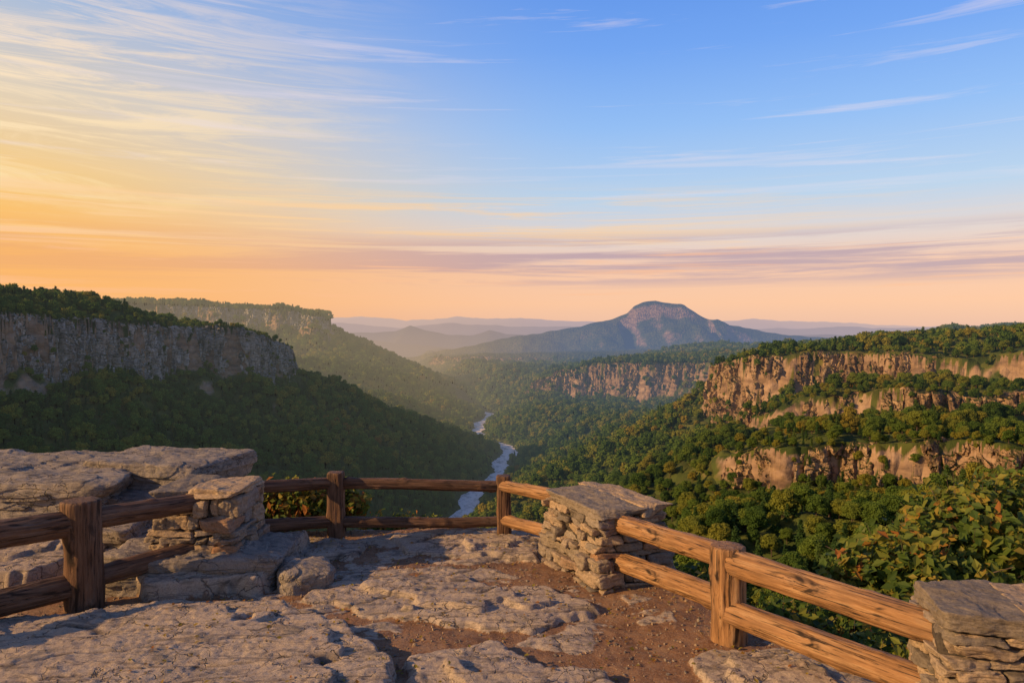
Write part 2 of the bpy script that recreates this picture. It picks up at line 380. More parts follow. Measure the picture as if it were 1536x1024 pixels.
CT=[]   # spots for trees growing on the cliffs
def cliff(name,P,i0,i1,mat,du,seed,hm=1.,amp=1.,extra=12,hi=0,dens=1.,ts=7.):
    A=np.array(P,float)[i0:i1+1]
    seg=np.hypot(np.diff(A[:,0]),np.diff(A[:,1]));cum=np.concatenate([[0],np.cumsum(seg)])
    u=np.arange(0,cum[-1],du)
    px=np.interp(u,cum,A[:,0]);py=np.interp(u,cum,A[:,1]);zt=np.interp(u,cum,A[:,2]);Hc=np.interp(u,cum,A[:,3])*hm
    kk=np.hanning(int(30/du)|1);kk/=kk.sum();pad=len(kk)//2
    px=np.convolve(np.pad(px,pad,'edge'),kk,'valid');py=np.convolve(np.pad(py,pad,'edge'),kk,'valid')
    tx=np.gradient(px);ty=np.gradient(py);l=np.hypot(tx,ty)+1e-9;tx/=l;ty/=l
    nx,ny=ty,-tx
    full=np.array(P,float)
    mid=len(px)//2
    if sdf(np.array([px[mid]+nx[mid]*3]),np.array([py[mid]+ny[mid]*3]),full)[0]<0: nx,ny=-nx,-ny
    off=4-warp(px,py)
    px=px+nx*off;py=py+ny*off
    zt=zt+2.5+topn(px,py)+3*fbm2(u/20,u*0,3,seed)
    nv=int((Hc.max()+extra)/du)+5
    v=np.linspace(0,1,nv)
    U=np.repeat(u[:,None],nv,1);dep=v[None,:]*(Hc[:,None]+extra)
    Z=zt[:,None]-dep
    blk=np.round(2.2*fbm3(U/13,Z/30,Z*0+seed,2))/2.2*6.5+np.round(2*p3(U/5.5,Z/9,Z*0+seed+4))/2*2.6
    det=fbm3(U/7,Z/6,Z*0+seed+9,5,gain=.6)*2.4
    fis=-np.clip(.14-np.abs(p3(U/12,Z/80,Z*0+seed+20)),0,1)*36
    ter=np.floor(dep/Hc[:,None]*3.2+.9*fbm2(U/22,Z/22,2,seed))*2.3
    d=(blk+det+fis+ter)*amp+dep*.06
    cap=np.clip(1-dep/3.,0,1)
    d=d*(1-cap)-5*cap
    Z=Z+cap*0.2
    X=px[:,None]+nx[:,None]*d; Y=py[:,None]+ny[:,None]*d
    Z=Z+.8*det*amp
    V=np.stack([X,Y,Z],-1); du_=np.gradient(V,axis=0);dv_=np.gradient(V,axis=1); N=np.cross(du_,dv_)
    nz=np.abs(N[...,2])/(np.linalg.norm(N,axis=-1)+1e-9)
    rg=np.random.default_rng(int(seed*10))
    pr=np.where(nz>.6,.022*du*du*dens,.0006*du*du*dens)
    pr[:,:3]=.05*du*du*dens
    sel=rg.random(nz.shape)<pr
    q=V[sel];n=len(q)
    isp=rg.random(n)<.4
    ix=np.where(isp,(5 if hi else 11)+rg.integers(0,2,n),(0 if hi else 7)+rg.integers(0,5 if hi else 4,n))
    CT.append(np.stack([q[:,0],q[:,1],q[:,2]-.6,ts*(.4+.75*rg.random(n)),rg.random(n)*6.28,ix],1))
    return make_mesh(name,V.reshape(-1,3),grid_faces(len(u),nv),mat,smooth=False)
cliff('cliff_face',P1,0,7,m_cl_grey,1.3,1.1,1.0,1.2,ts=7,dens=.5)
cliff('cliff_face',P5,0,3,m_cl_warm,.9,2.3,.95,1.3,ts=7,dens=.7)
cliff('cliff_face',P5b,0,4,m_cl_warm,.8,3.7,.95,1.2,hi=1,ts=6.5,dens=.8)
cliff('cliff_face',P5c,0,4,m_cl_warm,.7,4.9,.95,1.1,hi=1,ts=6.5,dens=.8)
cliff('cliff_face',P4,0,4,m_cl_warm,2.2,5.9,.9,1.6,ts=9,dens=.4)
cliff('cliff_face',P2,2,5,m_cl_grey,3.,6.9,.8,1.6,ts=10,dens=.3)
cliff('cliff_face',P6,0,5,m_cl_warm,4.,7.9,.8,2.2,ts=12,dens=.15)

# ------------------------------------------------------------------ trees
def ico(sub):
    bm=bmesh.new(); bmesh.ops.create_icosphere(bm,subdivisions=sub,radius=1); bm.verts.ensure_lookup_table()
    V=np.array([v.co[:] for v in bm.verts]);F=np.array([[v.index for v in f.verts] for f in bm.faces]); bm.free(); return V,F
ICO={i:ico(i) for i in (1,2,3)}
def tube(path,r,n=6):
    path=np.asarray(path,float); m=len(path); r=np.broadcast_to(r,(m,)) if np.ndim(r)==0 else np.asarray(r)
    tn=np.gradient(path,axis=0); tn/=np.linalg.norm(tn,axis=1)[:,None]+1e-9
    a=np.cross(tn,[.3,.9,.1]); a/=np.linalg.norm(a,axis=1)[:,None]+1e-9; b=np.cross(tn,a)
    th=np.linspace(0,2*np.pi,n+1)
    V=path[:,None,:]+r[:,None,None]*(a[:,None,:]*np.cos(th)[None,:,None]+b[:,None,:]*np.sin(th)[None,:,None])
    return V.reshape(-1,3),grid_faces(m,n+1)
def quads(C,N,S,rg,asp=1.5,fold=.25):
    n=len(C); R=rg.normal(size=(n,3)); a=np.cross(N,R); a/=np.linalg.norm(a,axis=1)[:,None]+1e-9
    b=np.cross(N,a); b/=np.linalg.norm(b,axis=1)[:,None]+1e-9
    S=np.broadcast_to(S,(n,))[:,None]
    Nn=N/(np.linalg.norm(N,axis=1)[:,None]+1e-9)
    V=np.stack([C-a*S*asp*.5,C-b*S*.5+Nn*S*fold*.5,C+a*S*asp*.5,C+b*S*.5+Nn*S*fold*.5],1).reshape(-1,3)
    return V,np.arange(4*n).reshape(n,4)
protos=D.collections.new('tree_kinds')
def proto(name,parts,leaf):
    V=[];FQ=[];FT=[];mq=[];mt=[];o=0
    for (v,f,mi) in parts:
        V.append(v); 
        if f.shape[1]==4: FQ.append(f+o);mq+= [mi]*len(f)
        else: FT.append(f+o);mt+=[mi]*len(f)
        o+=len(v)
    Fs=[np.concatenate(FQ)]; 
    if FT: Fs.append(np.concatenate(FT))
    ob=make_mesh(name,np.concatenate(V),Fs,smooth=False,link=False,mats=[m_bark,leaf],mi=mq+mt)
    protos.objects.link(ob)
def broad(name,seed,hi):
    rg=np.random.default_rng(seed); parts=[]
    v,f=tube([(0,0,-.12),(.01,0,.2),(0,.015,.45),(.02,0,.75)],[.03,.024,.016,.006],6); parts.append((v,f,0))
    nl=13 if hi else 8
    for i in range(nl):
        a=i*2.4+rg.random()*.8; zz=.38+.5*((i+.5)/nl)+rg.normal()*.03
        rad=.25*math.sqrt(max(0.03,1-((zz-.55)/.42)**2))*(.7+.5*rg.random())
        c=np.array([math.cos(a)*rad,math.sin(a)*rad,zz]); lr=(.13+.06*rg.random())*(1 if hi else 1.25)
        v,f=tube([(0,0,zz-.2),c*.5+np.array([0,0,(zz-.1)*.5]),c],[.012,.008,.003],4); parts.append((v,f,0))
        iv,jf=ICO[1 if not hi else 2]
        q=iv*lr*(.72 if hi else .95)*(1+.35*p3(iv[:,0]*1.7+seed+i*3,iv[:,1]*1.7,iv[:,2]*1.7))[:,None]*np.array([1,1,.8])+c
        parts.append((q,jf,1))
        n=260 if hi else 34
        dn=rg.normal(size=(n,3)); dn/=np.linalg.norm(dn,axis=1)[:,None]; dn[:,2]=np.where(dn[:,2]<-.4,-dn[:,2],dn[:,2])
        C=c+dn*lr*np.array([1.1,1.1,.85])*(.72+.55*rg.random(n))[:,None]
        v,f=quads(C,dn+rg.normal(size=(n,3))*.5,(.028+.022*rg.random(n)) if hi else (.07+.05*rg.random(n)),rg)
        parts.append((v,f,1))
    proto(name,parts,m_tree)
def pine(name,seed,hi):
    rg=np.random.default_rng(seed); parts=[]
    v,f=tube([(0,0,-.1),(.005,0,.4),(0,0,1.)],[.022,.014,.002],6); parts.append((v,f,0))
    C=[];N=[];S=[]
    tiers=17 if hi else 9
    for i in range(tiers):
        z=.22+.78*i/tiers; R=.22*(1-(z-.22)/.82)**.8*(.75+.5*rg.random()); nb=9 if hi else 7
        for j in range(nb):
            a=rg.random()*6.28; RR=R*(.6+.5*rg.random())
            e=np.array([math.cos(a)*RR,math.sin(a)*RR,z-.06*RR/.2])
            for q in (np.linspace(.25,1,6) if hi else (.35,.8)):
                C.append(np.array([0,0,z])*(1-q)+e*q+rg.normal(size=3)*.008);N.append([.3*math.cos(a),.3*math.sin(a),1]+rg.normal(size=3)*.4);S.append((.05 if hi else .11)*(.7+.6*rg.random()))
    v,f=quads(np.array(C),np.array(N),np.array(S),rg,1.6,-.3); parts.append((v,f,1))
    proto(name,parts,m_pine)
for i in range(5): broad('a%d_broadleaf_tree'%i,100+i,True)
for i in range(2): pine('b%d_pine_tree'%i,200+i,True)
for i in range(4): broad('c%d_broadleaf_tree'%i,300+i,False)
for i in range(2): pine('d%d_pine_tree'%i,400+i,False)
def jgrid(y0,y1,sp):
    ys=np.arange(y0,y1,sp); xs=np.arange(-.8*y1-50,.8*y1+50,sp)
    X,Y=np.meshgrid(xs,ys); X=X+(rng.random(X.shape)-.5)*sp*.95; Y=Y+(rng.random(X.shape)-.5)*sp*.95
    m=np.abs(X)<.8*Y+40; return X[m],Y[m]
pts=list(CT)
for y0,y1,sp,hi in ((110,330,6.4,1),(330,700,7.4,1),(700,1300,7.8,0),(1300,2200,9.,0),(2200,3400,12,0)):
    X,Y=jgrid(y0,y1,sp); Z=H(X,Y); e=2.
    g=np.hypot((H(X+e,Y)-Z)/e,(H(X,Y+e)-Z)/e)
    dn=fbm2(X/60,Y/60,3,5.5)
    keep=(np.abs(X-xr(Y))>22)&((g<1.5)|(rng.random(len(X))<.15))&(rng.random(len(X))<.92+.5*dn)
    X,Y,Z=X[keep],Y[keep],Z[keep];n=len(X)
    isp=(rng.random(n)<.24+.35*np.clip(fbm2(X/120,Y/120,2,7.7),0,1))
    idx=np.where(isp,(5 if hi else 11)+rng.integers(0,2,n),(0 if hi else 7)+rng.integers(0,5 if hi else 4,n))
    sc=(sp*1.3+1.8)*(.5+.85*rng.random(n)**1.3); sc=np.where(isp,sc*1.15,sc)
    for P in (P1,P5,P5b,P5c):
        s=sdf(X,Y,np.array(P,float)); sc=np.where((s<45)&(s>-35),sc*.66,sc)
    pts.append(np.stack([X,Y,Z-.3,sc,rng.random(n)*6.28,idx],1))
Pt=np.concatenate(pts)
def scatter(name,Pt,coll,mat=None):
    me=D.meshes.new(name); me.vertices.add(len(Pt)); me.vertices.foreach_set('co',Pt[:,:3].astype(np.float32).ravel())
    a=me.attributes.new('sc','FLOAT','POINT');a.data.foreach_set('value',Pt[:,3].astype(np.float32))
    a=me.attributes.new('rz','FLOAT','POINT');a.data.foreach_set('value',Pt[:,4].astype(np.float32))
    a=me.attributes.new('ix','INT','POINT');a.data.foreach_set('value',Pt[:,5].astype(np.int32))
    ob=D.objects.new(name,me); scene.collection.objects.link(ob)
    ng=D.node_groups.new(name+'_instancer','GeometryNodeTree')
    ng.interface.new_socket('Geometry',in_out='INPUT',socket_type='NodeSocketGeometry')
    ng.interface.new_socket('Geometry',in_out='OUTPUT',socket_type='NodeSocketGeometry')
    N=ng.nodes;L=ng.links
    gi=N.new('NodeGroupInput');go=N.new('NodeGroupOutput');ip=N.new('GeometryNodeInstanceOnPoints')
    ci=N.new('GeometryNodeCollectionInfo'); ci.inputs[0].default_value=coll; ci.inputs[1].default_value=True; ci.inputs[2].default_value=True
    def at(n,ty):
        q=N.new('GeometryNodeInputNamedAttribute');q.data_type=ty;q.inputs[0].default_value=n;return q.outputs[0]
    cx=N.new('ShaderNodeCombineXYZ');L.new(at('rz','FLOAT'),cx.inputs[2])
    L.new(gi.outputs[0],ip.inputs['Points']);L.new(ci.outputs[0],ip.inputs['Instance'])
    ip.inputs['Pick Instance'].default_value=True
    L.new(at('ix','INT'),ip.inputs['Instance Index']);L.new(cx.outputs[0],ip.inputs['Rotation']);L.new(at('sc','FLOAT'),ip.inputs['Scale'])
    L.new(ip.outputs[0],go.inputs[0])
    md=ob.modifiers.new('instancer','NODES');md.node_group=ng
    return ob
scatter('forest',Pt,protos)

# ------------------------------------------------------------------ PLATFORM
EDGE=[(-14,2),(-14,10.2),(-8,10.6),(-4.2,10.0),(-2.9,9.15),(-1.6,9.3),(-.4,9.35),(.5,9.1),(1.25,8.5),(1.7,7.7),(1.95,6.8),(2.3,6.0),(2.9,5.5),(3.9,5.1),(4.8,4.3),(6,2),(6,-4),(-14,-4)]
SL=[([(-6.4,5.6),(-5.1,6.1),(-3.94,6.35),(-3.16,6.66),(-2.03,6.55),(-1.24,6.0),(-.85,5.4),(-.63,4.4),(-1,3),(-6,3)],.17,(.012,-.02)),
 ([(-4.1,7.3),(-3.37,6.72),(-2.3,6.86),(-2.25,7.35),(-2.35,8.4),(-4,8.6),(-4.4,7.8)],.26,(0,.03)),
 ([(-2.0,6.76),(-1.87,7.2),(-1.43,7.64),(-.48,7.8),(.40,7.2),(.77,6.5),(.2,5.98),(-.94,6.2)],.09,(.0,.0)),
 ([(-2.7,8.5),(-2.09,8.8),(-1.51,8.55),(-1.77,7.95),(-2.45,7.85)],.11,(0,0)),
 ([(-1.5,8.9),(-.55,9.1),(.41,8.9),(.33,7.9),(-.49,8.0),(-1.23,8.2)],.09,(0,0)),
 ([(-.86,5.66),(-.25,5.76),(.63,5.33),(.9,4.8),(.5,3.5),(-.75,4)],.12,(0,0)),
 ([(1.23,5.6),(1.5,5.78),(2.25,5.7),(2.75,5.1),(2.6,4.2),(1.42,4.5)],.10,(0,0)),
 ([(-9,6.9),(-5.5,6.6),(-4.5,6.9),(-4.2,7.6),(-3.9,9.5),(-9,10)],.34,(0,.05)),
 ([(.95,7.0),(1.3,7.0),(1.5,6.3),(1.35,5.9),(1.0,6.3)],.05,(0,0)),
 ([(-.75,6.05),(.1,5.85),(.7,5.9),(1.0,5.6),(.3,5.5),(-.5,5.75)],.03,(0,0)),
]
def G(x,y,full=False):
    x=np.asarray(x,float);y=np.asarray(y,float)
    dirt=.035*fbm2(x/1.1,y/1.1,3)+.010*fbm2(x/.12,y/.12,3,2.)
    wx=x+.10*fbm2(x/.5,y/.5,3,4.);wy=y+.10*fbm2(x/.5,y/.5,3,7.)
    c,s=math.cos(.35),math.sin(.35)
    a=(wx*c+wy*s);b=(-wx*s+wy*c)
    st=fbm2(a/1.5,b/.42,5,3.3)
    q=st*4.0; fl=np.floor(q); stp=(fl+sm((q-fl-.86)/.14))/4.0
    lay=np.abs(p2(a/2.2+5,b/.46))
    detail=.040*stp+.010*st-.34*np.clip(.05-lay,0,1)+.011*fbm2(x/.07,y/.07,4,1.7,.65)
    rock=np.full(x.shape,-9.)
    for poly,h,(tx,ty) in SL:
        cx=np.mean([q[0] for q in poly]);cy=np.mean([q[1] for q in poly])
        sd=sdf(wx,wy,poly)+.05*fbm2(x/.25,y/.25,3,h*10)
        prof=sm(-sd/.08)**.6
        z=-.08+(h+.08)*prof+tx*(x-cx)+ty*(y-cy)+detail
        z=z-.045*sm((sd+.45+.3*fbm2(x/.6,y/.6,3,h*7))/.03)*(sd<0)
        rock=np.maximum(rock,z)
    gen=-.018+.06*fbm2(x/.9,y/.9,4,11.)+detail
    rock=np.maximum(rock,gen)
    z=np.maximum(dirt,rock)
    out=sdf(wx*1.0,wy*1.0,EDGE)
    o=np.maximum(out,0)
    drop=np.where(out>0,-(o*1.1+2.6*sm((o-.25)/1.2))-0.3*fbm2(x/.7,y/.7,4,2.)*sm(o/.4),0)
    z=z+drop
    if full:
        rk=sm((rock-dirt+.012)/.03); ck=np.clip(.04-lay,0,1)/.04
        return z,np.where(out>.1,1,rk),ck
    return z
xs=np.arange(-9.2,7.6,.0155);ys=np.arange(1.6,12.4,.0155)
XX,YY=np.meshgrid(xs,ys)
ZZ,RK,CK=G(XX,YY,True)
make_mesh('rock_ground',np.stack([XX,YY,ZZ],-1).reshape(-1,3),grid_faces(len(ys),len(xs)),m_ground,attrs={'rock':RK.ravel(),'crack':CK.ravel()})

def cubegrid(n):
    t=np.linspace(-1,1,n);a,b=np.meshgrid(t,t,indexing='ij');o=np.ones_like(a);V=[];F=[];k=0
    for ax in range(3):
        for sg in (-1,1):
            q=[None]*3;q[ax]=o*sg;q[(ax+1)%3]=a;q[(ax+2)%3]=b
            V.append(np.stack(q,-1).reshape(-1,3)); f=grid_faces(n,n,k); F.append(f if sg<0 else f[:,::-1]); k+=n*n
    return np.concatenate(V),np.concatenate(F)
CG={}
def block(c,s,rot,seed,n=8,p=8.,amp=.02,fr=4.,strata=0.,tilt=(0,0)):
    if n not in CG: CG[n]=cubegrid(n)
    U,F=CG[n]
    L=(np.abs(U)**p).sum(1)**(1/p); q=U/L[:,None]
    rg=np.random.default_rng(int(seed*1000)%100000+5)
    k=rg.normal(size=(3,3))*.07
    q=q+ (q[:,[1,2,0]]*q[:,[2,0,1]])@k
    P=q*np.array(s)/2
    nrm=q/np.linalg.norm(q,axis=1)[:,None]
    d=fbm3(P[:,0]*fr+seed,P[:,1]*fr,P[:,2]*fr*1.4,5,seed,.55)*amp
    d+=np.round(3*p3(P[:,0]*fr*.6+seed*2,P[:,1]*fr*.6,P[:,2]*fr))/3*amp*.6
    if strata: 
        lay=p3(P[:,0]*.5+seed,P[:,1]*.5,P[:,2]*9+.6*fbm3(P[:,0],P[:,1],P[:,2],2)); d+=strata*np.round(lay*3)/3*(1-np.abs(nrm[:,2]))
    P=P+nrm*d[:,None]
    R=Matrix.Rotation(rot,3,'Z')@Matrix.Rotation(tilt[0],3,'X')@Matrix.Rotation(tilt[1],3,'Y')
    P=P@np.array(R).T+np.array(c)
    return P,F
def rock(name,c,s,rot,seed,mat=m_ledge,**k):
    P,F=block(c,s,rot,seed,**k); return make_mesh(name,P,F,mat)
def joinrock(name,lst,mat=m_ledge):
    V=[];F=[];o=0
    for a in lst:
        P,f=block(*a[0],**a[1]);V.append(P);F.append(f+o);o+=len(P)
    return make_mesh(name,np.concatenate(V),np.concatenate(F),mat)
joinrock('rock_ledge',[
 (((-6.75,8.85,.69),(4.7,2.0,.42),.03,1.3),dict(n=180,p=18,amp=.08,fr=1.8,strata=.12,tilt=(.03,.012))),
 (((-6.7,9.2,.30),(4.9,2.0,.7),.0,5.3),dict(n=110,p=12,amp=.14,fr=1.4,strata=.15)),
 (((-4.95,8.2,.28),(1.9,.9,.32),-.15,6.7),dict(n=70,p=12,amp=.07,fr=2,strata=.07))])
joinrock('rock_ledge',[(((-4.3,9.3,.77),(1.5,1.3,.34),-.18,2.9),dict(n=120,p=16,amp=.06,fr=1.9,strata=.09,tilt=(.02,.03))),
 (((-4.2,9.35,.33),(1.35,1.2,.7),-.1,3.9),dict(n=70,p=10,amp=.09,fr=1.6,strata=.07))])
rock('boulder',(-2.02,7.22,.06),(.52,.6,.34),.3,8.1,n=60,p=4,amp=.05,fr=3)
rock('boulder',(-3.1,7.55,.12),(1.7,1.15,.42),-.1,9.1,n=110,p=10,amp=.08,fr=2.4,strata=.08)

def pillar(name,cx,cy,z0,h,w,d,rot,seed,flare=.10,capt=.09):
    rg=np.random.default_rng(seed); V=[];F=[];T=[];o=0
    cr,sr=math.cos(rot),math.sin(rot)
    def add(lx,ly,lz,s,r2,**k):
        nonlocal o
        P,f=block((cx+lx*cr-ly*sr,cy+lx*sr+ly*cr,lz),s,rot+r2,rg.random()*50,**k)
        V.append(P);F.append(f+o);o+=len(P);T.append(np.full(len(P),rg.random()))
    z=z0; top=z0+h-capt*1.0
    while z<top-.02:
        ch=min(.055+.11*rg.random(),top-z)
        if top-z-ch<.05: ch=top-z
        fl=flare*(1-(z-z0)/h)**2
        W=w/2+fl;Dp=d/2+fl
        for side in range(4):
            Ls=(2*W if side%2==0 else 2*Dp); pos=-Ls/2+(0 if rg.random()<.5 else .04)
            while pos<Ls/2-.05:
                bl=min(.10+.34*rg.random()**1.3,Ls/2-pos)
                if Ls/2-pos-bl<.09: bl=Ls/2-pos
                m=pos+bl/2; dep=.2+.05*rg.random(); out=rg.normal()*.024
                hh=ch-.008; zo=z+ch/2+rg.normal()*.005
                kk=dict(n=18,p=rg.uniform(7,15),amp=.030,fr=7.5,tilt=(rg.normal()*.03,rg.normal()*.04))
                if side==0: add(m,-Dp+dep/2-out,zo,(bl-.008,dep,hh),rg.normal()*.06,**kk)
                elif side==2: add(m,Dp-dep/2+out,zo,(bl-.008,dep,hh),rg.normal()*.06,**kk)
                elif side==1: add(W-dep/2+out,m,zo,(dep,bl-.008,hh),rg.normal()*.06,**kk)
                else: add(-W+dep/2-out,m,zo,(dep,bl-.008,hh),rg.normal()*.06,**kk)
                pos+=bl
        z+=ch
    zc=z0+h-capt/2
    k=rg.uniform(-.12,.12)
    add(-w*.26+k*w*.5,0,zc,(w*.50+k*w,d*1.04,capt),rg.normal()*.02,n=50,p=16,amp=.032,fr=4.5,strata=.035,tilt=(rg.normal()*.02,rg.normal()*.02))
    add(w*.25+k*w*.5,.01,zc+.006,(w*.54-k*w,d*1.05,capt*.92),rg.normal()*.03,n=50,p=16,amp=.032,fr=4.5,strata=.035,tilt=(rg.normal()*.02,rg.normal()*.02))
    e=empty(name,(cx,cy,z0))
    a=make_mesh('stones',np.concatenate(V)-np.array([cx,cy,z0]),np.concatenate(F),m_stone,attrs={'tone':np.concatenate(T)},parent=e)
    P,f=block((0,0,h/2-.04),(w-.10,d-.10,h-.08),rot,3.3,n=20,p=12,amp=.02,fr=5)
    make_mesh('mortar_core',P,f,m_mortar,parent=e)
    return e
pillar('stone_pillar',-3.14,7.68,.16,.75,.80,.74,-.06,11,.08)
pillar('stone_pillar',.97,7.78,-.06,.82,.80,1.10,.44,12,.08,.1)
pillar('stone_pillar',3.16,4.48,-.06,.92,1.15,.60,-.14,13,.05,.12)

def log(name,p0,p1,r0,r1,parent,mat,seed,sq=False,bow=.0):
    p0=Vector(p0);p1=Vector(p1);L=(p1-p0).length
    na=72;nl=int(L/.02)
    zz=np.linspace(0,L,nl); e=.018
    z=np.concatenate([[0,0,0],[e*.3],zz[1:-1],[L-e*.3],[L,L,L]]); rf=np.concatenate([[0,.5,.90],[.97],np.ones(nl-2),[.97],[.90,.5,0]])
    th=-np.linspace(0,2*np.pi,na+1); c=np.cos(th)[None,:];s=np.sin(th)[None,:]; Zc=z[:,None]+0*c
    r=(r0+(r1-r0)*Zc/L)
    if sq: r=r*1.06/((np.abs(c)**5+np.abs(s)**5)**(1/5.))*.92
    r=r*(1+.08*p3(c*.9+seed,s*.9,Zc*1.7)+.06*p3(c*2+seed,s*2,Zc*4)+.035*p3(c*7+seed,s*7,Zc*2.2)+.025*p3(c*16,s*16,Zc*3+seed))
    ck=p3(c*2.6+seed*3,s*2.6,Zc*.55); r=r*(1-.22*np.clip(.05-np.abs(ck),0,1)/.05*.6)
    rg=np.random.default_rng(int(seed*100))
    for i in range(int(L*3)+1):
        kz=rg.random()*L;ka=rg.random()*6.28;da=np.angle(np.exp(1j*(th[None,:]-ka)))*r0
        r=r+.012*np.exp(-((Zc-kz)**2+da**2)/.0016)
    r=r*rf[:,None]
    bx=bow*np.sin(np.pi*Zc/L)+.012*np.sin(Zc*2.1+seed);
    V=np.stack([r*c+bx,r*s+.010*np.sin(Zc*1.7+seed*2),Zc+.006*p3(c*3*rf[:,None],s*3*rf[:,None],Zc*0+seed)],-1)
    ob=make_mesh(name,V.reshape(-1,3),grid_faces(len(z),na+1)[:,::-1],mat,parent=parent)
    q=Vector((0,0,1)).rotation_difference((p1-p0).normalized())
    ob.matrix_local=Matrix.Translation(p0)@q.to_matrix().to_4x4()
    return ob
f1=empty('log_rail_fence');f2=empty('log_rail_fence');f3=empty('log_rail_fence');
log('post',(-3.87,6.62,-.2),(-3.86,6.62,.98),.165,.155,f1,m_wood_d,1.1)
log('post_2',(-5.5,5.0,-.2),(-5.5,5.0,.98),.17,.16,f1,m_wood_d,1.7)
log('top_rail',(-3.86,6.68,.79),(-2.9,7.62,.76),.098,.085,f1,m_wood_d,2.1)
log('bottom_rail',(-3.86,6.68,.24),(-2.9,7.60,.34),.095,.085,f1,m_wood_d,3.2)
log('top_rail_2',(-5.55,4.95,.80),(-3.88,6.6,.79),.13,.115,f1,m_wood_d,4.4)
log('bottom_rail_2',(-5.55,4.95,.20),(-3.88,6.6,.22),.125,.11,f1,m_wood_d,5.2)
log('post',(-2.085,8.68,-.3),(-2.085,8.68,.83),.098,.095,f2,m_wood_d,6.3,True)
log('post_2',(-.105,8.95,-.3),(-.105,8.95,.74),.09,.088,f2,m_wood_d,7.3,True)
log('top_rail',(-3.1,7.95,.80),(-2.06,8.72,.68),.068,.07,f2,m_wood_d,8.1)
log('bottom_rail',(-3.1,7.93,.36),(-2.06,8.72,.235),.075,.07,f2,m_wood_d,9.1)
log('top_rail_2',(-2.12,8.70,.685),(-.08,8.97,.615),.068,.065,f2,m_wood_d,10.1)
log('bottom_rail_2',(-2.12,8.70,.225),(-.08,8.97,.18),.066,.06,f2,m_wood_d,11.1)
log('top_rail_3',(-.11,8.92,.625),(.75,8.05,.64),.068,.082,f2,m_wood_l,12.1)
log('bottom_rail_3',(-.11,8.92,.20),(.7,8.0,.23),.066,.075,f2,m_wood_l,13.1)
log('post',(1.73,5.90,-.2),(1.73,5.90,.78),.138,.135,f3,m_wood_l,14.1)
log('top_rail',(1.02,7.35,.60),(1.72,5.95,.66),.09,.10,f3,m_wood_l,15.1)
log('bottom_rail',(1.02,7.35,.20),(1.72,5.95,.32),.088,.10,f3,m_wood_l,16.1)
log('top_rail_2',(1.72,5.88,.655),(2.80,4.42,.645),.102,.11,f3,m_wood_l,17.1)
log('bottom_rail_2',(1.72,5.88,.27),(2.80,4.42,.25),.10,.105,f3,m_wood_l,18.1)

def shrub(name,blobs,ntw,lpt,ls,seed,vs=0.):
    rg=np.random.default_rng(seed); C=[];N=[];TV=[];TF=[];o=0;val=[]
    B=np.array(blobs,float)
    vol=B[:,3]*B[:,4]*B[:,5];pr=vol/vol.sum()
    for i in range(ntw):
        b=B[rg.choice(len(B),p=pr)]
        dn=rg.normal(size=3);dn/=np.linalg.norm(dn)
        if dn[2]<-.2: dn[2]*=-.6
        tip=b[:3]+dn*b[3:6]*(.45+.6*rg.random()**.6)
        st=b[:3]+dn*b[3:6]*.15+np.array([0,0,-b[5]*.5])
        mid=(st+tip)/2+rg.normal(size=3)*.05
        if i%3==0:
            v,f=tube([st,mid,tip],[.008,.005,.002],4);TV.append(v);TF.append(f+o);o+=len(v)
        tt=.35+.65*rg.random(lpt)
        c=st*(1-tt[:,None])**2+2*mid*(tt*(1-tt))[:,None]+tip*(tt**2)[:,None]+rg.normal(size=(lpt,3))*.045
        C.append(c); N.append(dn*.5+np.array([-.35,-.25,.6])+rg.normal(size=(lpt,3))*.55)
        val.append(np.clip(vs+rg.random()*.75+rg.normal(size=lpt)*.13,0,1))
    for b in B:
        for j in range(5):
            a=rg.random(3)-.5; v,f=tube([b[:3]+np.array([a[0]*.3*b[3],a[1]*.3*b[4],-b[5]*1.3]),b[:3]+a*b[3:6]*.5,b[:3]+a*b[3:6]*1.6],[.022,.014,.004],5);TV.append(v);TF.append(f+o);o+=len(v)
    C=np.concatenate(C);N=np.concatenate(N)
    v,f=quads(C,N,ls*(.6+.7*rg.random(len(C))),rg,1.6,.35)
    V=np.concatenate(TV+[v]);F=np.concatenate(TF+[f+o]);nt=sum(len(q) for q in TF)
    at=np.concatenate([np.zeros(o),np.repeat(np.concatenate(val),4)])
    make_mesh(name,V,F,smooth=False,mats=[m_bark,m_shrub],mi=[0]*nt+[1]*len(f),attrs={'v':at})
shrub('shrub',[(-2.75,9.15,.30,.5,.4,.38),(-2.2,9.35,.26,.4,.3,.34)],480,14,.055,1,.38)
shrub('shrub',[(-1.55,9.75,-.15,.5,.35,.25),(-1.15,9.9,-.2,.3,.3,.2)],160,14,.05,2,.25)
shrub('shrub',[(4.6,8.4,-.5,1.1,.9,.85),(5.7,8.9,-.2,1.2,1.,.95),(6.9,9.3,.0,1.3,1.,.9),(3.8,7.6,-.9,.8,.7,.7),(5.2,7.3,-.9,1.2,.8,.7)],2600,15,.085,3,.14)
shrub('shrub',[(2.0,7.6,-.45,.5,.5,.5),(2.6,6.9,-.5,.55,.5,.5),(3.2,6.3,-.55,.6,.5,.5),(3.9,6.0,-.5,.6,.6,.5)],1300,14,.065,4,.08)
shrub('shrub',[(1.7,8.9,-.6,.4,.4,.4)],200,14,.06,5)

